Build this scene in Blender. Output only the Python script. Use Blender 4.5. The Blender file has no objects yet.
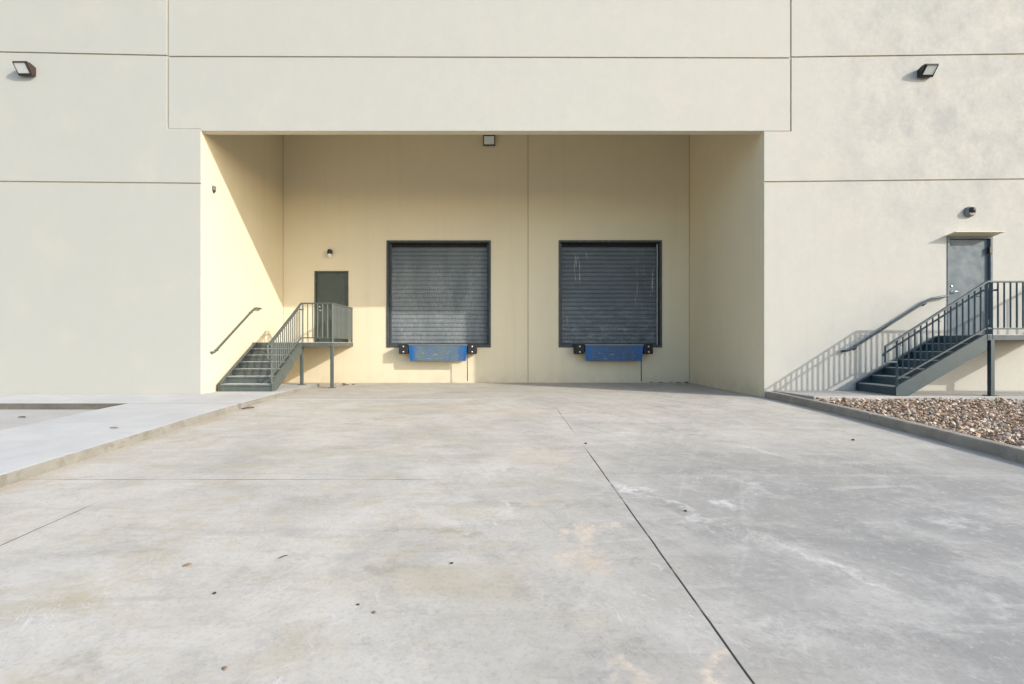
import bpy, bmesh, math, random
import numpy as np
from mathutils import Vector, Matrix

random.seed(7)
RNG = np.random.default_rng(7)
C = bpy.context.scene.collection
SC = bpy.context.scene

# ------------------------------------------------------------------ node helpers
class NT:
    def __init__(self, name):
        self.m = bpy.data.materials.new(name); self.m.use_nodes = True
        self.t = self.m.node_tree; self.t.nodes.clear()
        self.out = self.t.nodes.new('ShaderNodeOutputMaterial')
        self.b = self.t.nodes.new('ShaderNodeBsdfPrincipled')
        self.t.links.new(self.b.outputs[0], self.out.inputs[0])
    def put(self, sock, v):
        if isinstance(v, bpy.types.NodeSocket): self.t.links.new(v, sock)
        elif v is not None:
            if sock.type == 'RGBA' and not hasattr(v, '__len__'): v = (v, v, v)
            if sock.type == 'RGBA' and len(v) == 3: v = (*v, 1)
            sock.default_value = v
    def pos(self):
        return self.t.nodes.new('ShaderNodeNewGeometry').outputs['Position']
    def obj(self):
        return self.t.nodes.new('ShaderNodeTexCoord').outputs['Object']
    def map(self, v, loc=(0,0,0), rot=(0,0,0), sc=(1,1,1)):
        n = self.t.nodes.new('ShaderNodeMapping'); self.put(n.inputs[0], v)
        n.inputs[1].default_value = loc; n.inputs[2].default_value = rot; n.inputs[3].default_value = sc
        return n.outputs[0]
    def noise(self, v, s, d=4, r=.55, dist=0):
        n = self.t.nodes.new('ShaderNodeTexNoise'); self.put(n.inputs['Vector'], v)
        n.inputs['Scale'].default_value = s; n.inputs['Detail'].default_value = d
        n.inputs['Roughness'].default_value = r; n.inputs['Distortion'].default_value = dist
        return n.outputs[0]
    def noisec(self, v, s, d=2):
        n = self.t.nodes.new('ShaderNodeTexNoise'); self.put(n.inputs['Vector'], v)
        n.inputs['Scale'].default_value = s; n.inputs['Detail'].default_value = d
        return n.outputs[1]
    def voro(self, v, s, feat='F1'):
        n = self.t.nodes.new('ShaderNodeTexVoronoi'); n.feature = feat
        self.put(n.inputs['Vector'], v); n.inputs['Scale'].default_value = s
        return n.outputs[0]
    def math(self, op, a, b=0.0, clamp=False):
        n = self.t.nodes.new('ShaderNodeMath'); n.operation = op; n.use_clamp = clamp
        self.put(n.inputs[0], a); self.put(n.inputs[1], b)
        return n.outputs[0]
    def vmath(self, op, a, b):
        n = self.t.nodes.new('ShaderNodeVectorMath'); n.operation = op
        self.put(n.inputs[0], a); self.put(n.inputs[1], b)
        return n.outputs['Value'] if op in ('LENGTH', 'DISTANCE', 'DOT_PRODUCT') else n.outputs[0]
    def sep(self, v):
        n = self.t.nodes.new('ShaderNodeSeparateXYZ'); self.put(n.inputs[0], v)
        return n.outputs
    def rng(self, v, a, b, c=0.0, d=1.0, smooth=False):
        n = self.t.nodes.new('ShaderNodeMapRange'); n.clamp = True
        if smooth: n.interpolation_type = 'SMOOTHSTEP'
        self.put(n.inputs[0], v)
        for i, x in enumerate((a, b, c, d)): n.inputs[i+1].default_value = x
        return n.outputs[0]
    def mix(self, f, a, b, mode='MIX'):
        n = self.t.nodes.new('ShaderNodeMix'); n.data_type = 'RGBA'; n.blend_type = mode
        self.put(n.inputs[0], f); self.put(n.inputs[6], a); self.put(n.inputs[7], b)
        return n.outputs[2]
    def ramp(self, f, stops):
        n = self.t.nodes.new('ShaderNodeValToRGB'); self.put(n.inputs[0], f)
        e = n.color_ramp.elements
        while len(e) < len(stops): e.new(.5)
        for k, (p, c) in zip(e, stops): k.position = p; k.color = (*c, 1)
        return n.outputs[0]
    def bump(self, h, s=.3, d=.01, prev=None):
        n = self.t.nodes.new('ShaderNodeBump'); n.inputs['Strength'].default_value = s
        n.inputs['Distance'].default_value = d; self.put(n.inputs['Height'], h)
        if prev is not None: self.put(n.inputs['Normal'], prev)
        self.put(self.b.inputs['Normal'], n.outputs[0]); return n.outputs[0]
    def set(self, col=None, rough=None, metal=None, spec=None):
        self.put(self.b.inputs['Base Color'], col); self.put(self.b.inputs['Roughness'], rough)
        self.put(self.b.inputs['Metallic'], metal); self.put(self.b.inputs['Specular IOR Level'], spec)
        return self.m

# ------------------------------------------------------------------ materials
def mat_facade():
    n = NT('facade_paint'); p = n.pos(); X, Y, Z = n.sep(p)
    base = n.mix(n.rng(X, -9, 9), (.375, .380, .349), (.455, .448, .407))
    big = n.noise(p, .35, 4, .6)
    base = n.mix(n.rng(big, .35, .7, 0, .16), base, (.38, .39, .362))
    # weathered upper right panels: grey cloudy mottling of the paint
    area = n.math('MULTIPLY', n.rng(X, 6.0, 9.0, .15, 1, True), n.rng(Z, 2.5, 5.5, .22, 1, True))
    mot = n.noise(n.map(p, sc=(1, 1, .8)), 1.7, 10, .78, .15)
    base = n.mix(n.math('MULTIPLY', area, n.rng(mot, .42, .64, 0, .68)), base, (.285, .29, .285))
    fine = n.noise(p, 9, 5, .7)
    base = n.mix(n.math('MULTIPLY', area, n.rng(fine, .46, .72, 0, .55)), base, (.34, .34, .325))
    tan = n.noise(n.map(p, loc=(3, 0, 7)), .8, 5, .6)
    base = n.mix(n.rng(tan, .54, .74, 0, .22), base, (.52, .468, .37))
    # faint vertical run-off streaks
    st = n.noise(n.map(p, sc=(3.2, 1, .10)), 1.6, 5, .6)
    base = n.mix(n.rng(st, .55, .75, 0, .17), base, (.37, .36, .32))
    # splash dirt just over the pavement
    low = n.math('MULTIPLY', n.rng(Z, .55, .08, 0, 1), n.rng(n.noise(n.map(p, sc=(1.5, 1, 1)), 2.2, 5), .35, .65, .15, .6))
    base = n.mix(n.math('MULTIPLY', low, .35), base, (.38, .345, .285))
    mc = n.noise(p, 5, 9, .8)
    base = n.mix(n.rng(mc, .40, .62, 0, .22), base, (.35, .35, .325))
    g = n.noise(p, 60, 3, .7); g2 = n.noise(p, 240, 2, .6)
    b1 = n.bump(g, .10, .006); n.bump(g2, .16, .002, b1)
    return n.set(base, .85, 0, .25)

def mat_cream():
    n = NT('recess_paint'); p = n.pos(); X, Y, Z = n.sep(p)
    base = n.mix(n.rng(n.noise(p, .5, 4), .35, .7), (.660, .596, .440), (.640, .580, .432))
    st = n.noise(n.map(p, sc=(3, 3, .10)), 1.5, 5, .6)
    base = n.mix(n.rng(st, .52, .75, 0, .20), base, (.54, .465, .32))
    m2 = n.noise(p, 2.3, 6, .65)
    base = n.mix(n.rng(m2, .5, .78, 0, .16), base, (.56, .51, .39))
    low = n.math('MULTIPLY', n.rng(Z, .45, .0, 0, 1), n.rng(n.noise(p, 3, 5), .35, .65, .1, .6))
    base = n.mix(n.math('MULTIPLY', low, .6), base, (.40, .34, .25))
    b1 = n.bump(n.noise(p, 55, 3, .7), .10, .006); n.bump(n.noise(p, 230, 2), .16, .002, b1)
    return n.set(base, .85, 0, .25)

def spot(n, p, warp, x, y, rx, ry, rot=0.0):
    """mask of one stain of its own shape on the slab, ragged by a shared warp"""
    q = n.vmath('ADD', p, warp)
    c, s = math.cos(rot), math.sin(rot)
    # map so that the ellipse is the unit disc
    q = n.map(q, loc=(-x, -y, 0))
    q = n.map(q, rot=(0, 0, -rot), sc=(1, 1, 0))
    q = n.map(q, sc=(1/rx, 1/ry, 0))
    return n.math('MULTIPLY', n.rng(n.vmath('LENGTH', q, (0, 0, 0)), 1.25, .1, 0, 1, True), n.break_up)

def mat_drive():
    n = NT('drive_concrete'); p = n.pos(); X, Y, Z = n.sep(p)
    flat = n.map(p, sc=(1, 1, 0))
    warp = n.vmath('MULTIPLY', n.vmath('SUBTRACT', n.noisec(flat, 2.6, 4), (.5, .5, .5)), (.75, .75, 0))
    warp2 = n.vmath('MULTIPLY', n.vmath('SUBTRACT', n.noisec(flat, 9, 4), (.5, .5, .5)), (.35, .35, 0))
    w = n.vmath('ADD', warp, warp2)
    n.break_up = n.math('MULTIPLY', n.rng(n.noise(flat, 7.5, 8, .78), .38, .58, .22, 1), n.rng(n.noise(flat, 30, 4, .75), .30, .60, .55, 1))
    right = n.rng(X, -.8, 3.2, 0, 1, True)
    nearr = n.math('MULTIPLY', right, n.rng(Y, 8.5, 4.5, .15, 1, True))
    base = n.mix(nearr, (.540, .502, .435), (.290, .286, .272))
    # big cloudy curing tones
    c1 = n.noise(n.vmath('ADD', flat, warp), .55, 6, .62, .6)
    base = n.mix(n.rng(c1, .42, .66, 0, .58), base, (.325, .312, .282))
    c2 = n.noise(n.map(flat, loc=(11, 4, 0)), .9, 6, .65, .8)
    base = n.mix(n.rng(c2, .47, .68, 0, .50), base, (.56, .535, .49))
    # trowel / tyre drag streaks, two directions
    s1 = n.noise(n.map(n.map(flat, rot=(0, 0, math.radians(-24))), sc=(2.6, .30, 1)), 1.5, 7, .68, .4)
    base = n.mix(n.math('MULTIPLY', n.rng(s1, .50, .72, 0, .50), n.rng(X, -1.5, 2.0, .25, 1)), base, (.275, .268, .25))
    s2 = n.noise(n.map(n.map(flat, loc=(5, 2, 0), rot=(0, 0, math.radians(28))), sc=(2.8, .35, 1)), 1.3, 7, .66, .4)
    base = n.mix(n.rng(s2, .56, .76, 0, .40), base, (.59, .57, .53))
    # sideways broom / rain drift marks
    s3 = n.noise(n.map(flat, sc=(.30, 1.9, 1)), 1.8, 7, .68, .7)
    base = n.mix(n.rng(s3, .53, .72, 0, .42), base, (.285, .272, .24))
    s4 = n.noise(n.map(flat, loc=(2, 9, 0), sc=(.45, 1.5, 1)), 2.4, 7, .7, .6)
    base = n.mix(n.rng(s4, .53, .70, 0, .5), base, (.57, .55, .505))
    s5 = n.noise(n.vmath('ADD', n.map(flat, loc=(8, 3, 0), rot=(0, 0, .3), sc=(.7, 1.3, 1)), n.vmath('MULTIPLY', warp2, (1.6, 1.6, 0))), 3.4, 8, .74, .9)
    base = n.mix(n.math('MULTIPLY', n.rng(s5, .51, .68, 0, .58), n.rng(X, -2.5, 1.5, .45, 1)), base, (.255, .25, .238))
    # yellowish dirt, mostly on the left half
    y1 = n.noise(n.map(flat, loc=(4, 7, 0), sc=(.8, 1.5, 1)), 1.25, 6, .68, .7)
    lf = n.rng(X, 1.4, -.8, .12, 1, True)
    base = n.mix(n.math('MULTIPLY', lf, n.rng(y1, .50, .66, 0, .62)), base, (.42, .365, .245))
    # individual stains: (x, y, rx, ry, turn, strength, colour)
    tan = (.60, .47, .32); peach = (.64, .535, .415); white = (.80, .78, .74); dark = (.20, .20, .195); ydark = (.27, .24, .18)
    for (x, y, rx, ry, a, k, col) in (
        (.64, 3.85, .10, .22, -.4, .9, peach), (.76, 4.02, .20, .10, .1, .9, peach), (.92, 3.98, .14, .09, 0, .8, peach), (.52, 3.52, .09, .26, -.2, .75, peach), (.70, 3.45, .10, .2, .2, .5, tan), (.58, 2.28, .10, .20, .5, 1.0, peach),
        (1.04, 2.41, .11, .08, 0, 1.0, peach), (.42, 4.60, .42, .10, 0, .45, tan), (.66, 3.38, .17, .12, 0, .4, tan),
        (-1.2, 9.6, 1.6, .5, 0, .35, tan), (.3, 9.2, .9, .6, 0, .4, tan), (.55, 6.2, .5, .8, 0, .45, tan),
        (1.38, 4.95, .20, .09, -.4, 0.61, white), (2.05, 4.54, .16, .10, .2, 0.65, white), (1.62, 4.45, .06, .62, .40, 0.40, white),
        (2.30, 3.30, .07, .60, .45, 0.43, white), (3.75, 4.15, .28, .13, .3, 0.43, white), (2.62, 5.0, .10, .5, .5, 0.32, white),
        (1.5, 2.75, .18, .10, 0, 0.36, white), (-.05, 5.6, .35, .5, 0, 0.29, white), (.05, 4.4, .05, .3, 0, 0.36, white),
        (1.9, 7.4, .5, .22, .2, 0.36, white), (3.4, 6.4, .12, .6, .6, 0.32, white), (2.9, 2.9, .22, .10, .3, 0.32, white),
        (1.05, 4.05, .09, .09, 0, .75, dark), (.98, 3.85, .05, .04, 0, .6, dark), (1.95, 3.85, .6, .2, 0, .50, dark),
        (1.55, 4.4, .2, .07, 0, .55, dark), (2.9, 3.75, .9, .28, -.2, .45, dark), (3.3, 3.0, .7, .25, -.3, .4, dark),
        (-2.35, 8.3, .16, .16, .3, .8, dark), (-2.0, 8.6, .2, .08, 0, .5, dark), (-.35, 3.97, .26, .08, 0, .7, ydark),
        (-1.6, 4.65, .5, .14, .3, .45, ydark), (-1.95, 2.35, .18, .10, 0, .5, ydark), (-.6, 3.25, .3, .1, 0, .4, ydark),
        (-1.45, 3.3, .2, .1, 0, .4, ydark), (-2.6, 3.6, .5, .16, .2, .45, ydark), (1.5, 8.3, .5, .15, 0, .45, dark),
        (2.6, 7.6, .6, .16, .1, .45, dark), (.6, 2.55, .3, .16, 0, .35, dark), (1.75, 2.55, .2, .08, 0, .5, dark),
        (2.2, 2.6, .8, .3, -.3, .5, dark), (1.6, 3.3, .4, .35, .3, .35, dark), (3.6, 4.6, .8, .18, -.2, .45, dark), (2.5, 5.6, .9, .14, .1, .4, dark), (4.3, 5.6, .5, .2, 0, .35, dark), (-3.0, 3.9, .45, .12, .3, .35, ydark), (-3.4, 2.9, .6, .13, .1, .35, ydark)):
        base = n.mix(n.math('MULTIPLY', spot(n, flat, w, x, y, rx, ry, a), k), base, col)
    mc = n.noise(flat, 4.5, 10, .82, .3)
    base = n.mix(n.rng(mc, .50, .66, 0, .26), base, (.27, .262, .24))
    mc2 = n.noise(n.map(flat, loc=(6, 2, 0)), 5.5, 10, .82, .3)
    base = n.mix(n.rng(mc2, .52, .70, 0, .26), base, (.62, .60, .56))
    # fine speckle and pale scratches
    sp = n.noise(flat, 34, 4, .75)
    base = n.mix(n.rng(sp, .52, .74, 0, .45), base, (.23, .225, .21))
    sp2 = n.noise(n.map(flat, loc=(3, 3, 0)), 15, 5, .75)
    base = n.mix(n.math('MULTIPLY', n.rng(sp2, .56, .72, 0, .45), right), base, (.60, .59, .565))
    for ang, sc, k in ((-24, 2.2, .55), (35, 1.7, .4)):
        vv = n.map(n.map(n.vmath('ADD', flat, n.vmath('MULTIPLY', warp, (.5, .5, 0))), rot=(0, 0, math.radians(ang))), sc=(5.5, .55, 1))
        scr = n.noise(vv, sc, 3, .5, 1.2)
        line = n.rng(n.math('ABSOLUTE', n.math('SUBTRACT', scr, .5)), .010, 0, 0, 1)
        gate = n.rng(n.noise(n.map(flat, loc=(ang, 1, 0)), .9, 4), .52, .66)
        base = n.mix(n.math('MULTIPLY', n.math('MULTIPLY', line, gate), k), base, (.66, .65, .62))
    # sealed saw cuts
    wob = n.math('MULTIPLY', n.math('SUBTRACT', n.noise(flat, 1.3, 3), .5), .02)
    def cut(coord, at, half, gate, base, col, extra=1.0):
        d = n.math('ABSOLUTE', n.math('SUBTRACT', n.math('ADD', coord, wob), at))
        return n.mix(n.math('MULTIPLY', n.math('MULTIPLY', n.rng(d, half, half*.45), gate), extra), base, col)
    br = n.rng(n.noise(flat, 3, 3), .34, .46, .45, 1)
    gx = n.math('MAXIMUM', n.rng(Y, 6.7, 6.2), n.math('MULTIPLY', n.rng(Y, 7.4, 7.7), n.rng(Y, 9.9, 9.5, 0, .6)))
    base = cut(X, 1.17, .0095, n.math('MULTIPLY', gx, br), base, (.035, .035, .033))
    base = cut(X, -3.645, .008, n.math('MULTIPLY', n.rng(Y, 4.6, 4.4), br), base, (.06, .055, .05), .9)
    base = cut(Y, 5.24, .012, n.math('MULTIPLY', n.rng(X, -.4, -1.1, .0, 1), n.rng(n.noise(flat, 1.6, 4), .32, .58, .25, 1)), base, (.13, .115, .095), .85)
    base = cut(Y, 5.38, .030, n.math('MULTIPLY', n.rng(X, .9, 1.6), n.rng(n.noise(flat, 1.1, 3), .35, .6)), base, (.50, .485, .455), .30)
    base = cut(Y, 10.78, .06, n.rng(X, -.2, -.8), base, (.64, .63, .60), .6)
    # brown tide line of dirt along the kerbs
    kr = n.rng(n.math('SUBTRACT', n.math('ADD', X, n.math('MULTIPLY', n.noise(flat, 2, 4), .25)), 0), 6.10, 6.26)
    base = n.mix(n.math('MULTIPLY', kr, .45), base, (.27, .225, .165))
    kl = n.rng(n.math('SUBTRACT', X, n.math('MULTIPLY', n.noise(flat, 3, 4), .22)), -4.80, -5.02)
    base = n.mix(n.math('MULTIPLY', kl, .40), base, (.38, .31, .21))
    b = n.bump(n.noise(flat, 90, 4, .7), .10, .004)
    n.bump(n.noise(n.map(flat, sc=(1, 6, 1)), 40, 3, .6), .05, .003, b)
    rough = n.rng(n.noise(flat, 2, 5), .3, .7, .72, .92)
    return n.set(base, rough, 0, .12)

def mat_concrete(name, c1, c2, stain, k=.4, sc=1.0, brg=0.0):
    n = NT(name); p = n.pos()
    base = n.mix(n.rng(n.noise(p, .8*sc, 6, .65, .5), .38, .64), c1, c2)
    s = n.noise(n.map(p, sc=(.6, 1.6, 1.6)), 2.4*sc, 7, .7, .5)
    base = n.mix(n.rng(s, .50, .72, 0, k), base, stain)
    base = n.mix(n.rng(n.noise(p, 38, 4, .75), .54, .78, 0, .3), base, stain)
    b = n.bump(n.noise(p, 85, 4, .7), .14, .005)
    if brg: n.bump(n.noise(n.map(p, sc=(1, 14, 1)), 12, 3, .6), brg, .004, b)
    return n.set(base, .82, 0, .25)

def mat_steel(name, col, rough=.42, wear=.25, dustc=(.30, .29, .26), tone=.35):
    n = NT(name); p = n.obj()
    base = n.mix(n.rng(n.noise(p, 3, 5, .6), .4, .7, 0, tone), col, tuple(c*.72 for c in col))
    base = n.mix(n.rng(n.noise(n.map(p, sc=(1, 1, .4)), 9, 6, .7), .54, .78, 0, wear), base, dustc)
    n.bump(n.noise(p, 30, 3), .03, .002)
    return n.set(base, n.rng(n.noise(p, 6, 4), .3, .7, rough-.08, rough+.15), 0, .5)

def mat_shutter(name, dusty):
    n = NT(name); p = n.pos(); X, Y, Z = n.sep(p)
    base = n.mix(n.rng(n.noise(p, 1.1, 5), .35, .65), (.072, .094, .112), (.094, .116, .132))
    if dusty:
        # pale chalky dust in wide vertical wipes, clear near the top and right
        v = n.noise(n.map(p, sc=(1.2, 1, .22)), 1.4, 4, .5)
        g = n.noise(n.map(p, sc=(9, 1, 2.2)), 3.2, 6, .8)
        m = n.math('MULTIPLY', n.rng(v, .38, .60, .12, 1), n.rng(g, .36, .66, .10, 1))
        m = n.math('MULTIPLY', m, n.rng(Z, 4.25, 3.3, .12, 1))
        base = n.mix(n.math('MULTIPLY', m, .65), base, (.34, .36, .355))
    else:
        # scratched near the right top, chalk in the lower middle
        v = n.noise(n.map(p, sc=(1.6, 1, 3.2)), 2.6, 8, .82, .3)
        m = n.math('MULTIPLY', n.rng(v, .48, .70, 0, .7), n.rng(Z, 2.7, 1.7, 0, 1))
        base = n.mix(m, base, (.33, .36, .37))
        s = n.noise(n.map(p, sc=(9, 1, .9)), 1.7, 5, .7, .6)
        at = n.math('MULTIPLY', n.rng(X, 4.05, 4.6, .0, 1), n.rng(Z, 2.1, 2.9))
        at2 = n.math('MULTIPLY', n.rng(n.math('ABSOLUTE', n.math('SUBTRACT', X, 2.6)), .35, .1), n.rng(Z, 2.8, 3.2))
        at3 = n.math('MULTIPLY', n.rng(X, 2.45, 2.1), n.rng(Z, 2.6, 2.0))
        at = n.math('ADD', at, n.math('MULTIPLY', n.math('ADD', at2, at3), .75), True)
        base = n.mix(n.math('MULTIPLY', n.rng(s, .58, .68), at), base, (.58, .55, .47))
    base = n.mix(n.rng(n.noise(n.map(p, sc=(5, 1, 1)), 22, 4, .8), .58, .75, 0, .35), base, (.36, .37, .36))
    n.bump(n.noise(p, 18, 4), .05, .004)
    return n.set(base, n.rng(n.noise(p, 5, 4), .3, .7, .38, .62), 0, .5)

def mat_blue(name, worn):
    n = NT(name); p = n.obj(); X, Y, Z = n.sep(p)
    base = n.mix(n.rng(n.noise(p, 4, 5), .35, .65), (.001, .082, .27), (.002, .100, .32))
    ax = n.math('ABSOLUTE', X)
    mid = n.rng(n.math('ADD', ax, n.math('MULTIPLY', n.noise(p, 5, 4), .25)), .92, .72)
    w = n.noise(n.map(p, loc=(worn*3, 0, 0), sc=(1.6, 1, .7)), 2.6, 7, .7, .6)
    base = n.mix(n.math('MULTIPLY', mid, n.rng(w, .28, .55, .35*worn, .75+.2*worn)), base, (.008+.100*worn, .055+.090*worn, .150+.010*worn))
    sc = n.noise(n.map(p, sc=(1, 1, 6)), 6, 5, .75)
    base = n.mix(n.math('MULTIPLY', n.rng(sc, .58, .72), mid), base, (.42, .42, .41))
    n.bump(n.noise(p, 26, 4), .06, .003)
    return n.set(base, .45, 0, .5)

def mat_plain(name, col, rough=.6, metal=0, var=.3, sc=8):
    n = NT(name); p = n.obj()
    base = n.mix(n.rng(n.noise(p, sc, 4), .35, .7, 0, var*2), col, tuple(c*.6 for c in col))
    n.bump(n.noise(p, sc*6, 3), .08, .002)
    return n.set(base, rough, metal)

def mat_glass():
    n = NT('lamp_glass'); p = n.obj()
    base = n.mix(n.rng(n.math('FRACT', n.math('MULTIPLY', n.sep(p)[0], 28)), .3, .7), (.50, .54, .52), (.66, .69, .67))
    return n.set(base, .12, 0, .6)

def mat_rock():
    n = NT('river_rock'); p = n.pos()
    r = n.t.nodes.new('ShaderNodeNewGeometry').outputs['Random Per Island']
    col = n.ramp(r, [(0, (.09, .06, .04)), (.12, (.26, .165, .10)), (.26, (.50, .36, .235)), (.40, (.26, .205, .16)),
                     (.52, (.54, .45, .35)), (.64, (.27, .13, .075)), (.72, (.42, .33, .255)), (.84, (.62, .55, .46)), (.93, (.36, .30, .25)), (1, (.16, .12, .09))])
    col = n.mix(n.rng(n.noise(p, 42, 5, .7), .4, .7, 0, .5), col, (.50, .40, .31))
    n.bump(n.noise(p, 70, 4), .3, .005)
    return n.set(col, .8, 0, .3)

M = dict(
    facade=mat_facade(), cream=mat_cream(), drive=mat_drive(),
    walk=mat_concrete('walk_concrete', (.53, .525, .505), (.46, .46, .445), (.38, .375, .35), .40, 1.0, .12),
    walk_right=mat_concrete('walk_concrete_grey', (.40, .385, .36), (.34, .33, .31), (.30, .28, .25), .5),
    curb=mat_concrete('kerb_concrete', (.35, .318, .27), (.26, .235, .195), (.15, .125, .095), .6, 1.6),
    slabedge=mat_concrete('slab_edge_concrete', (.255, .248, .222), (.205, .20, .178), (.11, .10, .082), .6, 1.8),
    edge_dark=mat_concrete('dark_step_concrete', (.105, .10, .085), (.15, .14, .12), (.06, .055, .045), .6, 2),  # darker concrete for the near end faces of the left slab
    lot=mat_concrete('lot_concrete', (.45, .435, .41), (.40, .39, .37), (.31, .29, .25), .5),
    soil=mat_concrete('ground_soil', (.22, .19, .15), (.17, .145, .11), (.10, .085, .065), .5),
    steel=mat_steel('slate_paint_lit', (.072, .090, .085), .45, .26),  # stair paint with the recess sun and cream bounce put into its colour
    steel_dim=mat_steel('slate_paint_dim', (.024, .053, .066), .42, .16, (.13, .16, .17)),  # same stair paint, weaker and bluer light outside put into its colour
    door=mat_steel('door_paint', (.080, .110, .130), .6, .05, tone=.12),
    tread=mat_steel('tread_filling', (.46, .46, .44), .7, .4, (.34, .32, .29)),
    door_dark=mat_steel('dark_door_paint', (.055, .070, .060), .5, .15),
    frame=mat_steel('frame_paint', (.042, .052, .056), .5, .3),
    dusty=mat_shutter('dusty_shutter', True), scratched=mat_shutter('scratched_shutter', False),
    bluew=mat_blue('worn_blue_paint', 1.0), blue=mat_blue('blue_paint', .25),
    rubber=mat_plain('black_rubber', (.016, .016, .017), .75),
    bolt=mat_plain('zinc_bolt', (.75, .74, .70), .35, .6, .1),
    galv=mat_plain('galvanised_edge', (.42, .42, .41), .45, .5),
    bronze=mat_plain('bronze_housing', (.040, .028, .022), .45),
    black=mat_plain('black_plastic', (.018, .018, .018), .5),
    grey=mat_plain('grey_plastic', (.16, .17, .165), .5),
    chrome=mat_plain('satin_chrome', (.72, .72, .71), .25, .9, .1),
    white=mat_plain('lamp_white', (.75, .73, .68), .3, 0, .1),
    glass=mat_glass(), rock=mat_rock(),
    leaf=mat_plain('dry_leaf', (.17, .085, .035), .8), leafd=mat_plain('dark_leaf', (.05, .035, .022), .8),
    stone=mat_plain('pebble_stone', (.20, .15, .10), .8), tanleaf=mat_plain('tan_leaf', (.34, .22, .10), .8),
    roofm=mat_plain('roof_membrane', (.55, .55, .53), .8, 0, .1, 1),
    caulk=mat_plain('joint_sealant', (.30, .265, .19), .8),
)

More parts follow.
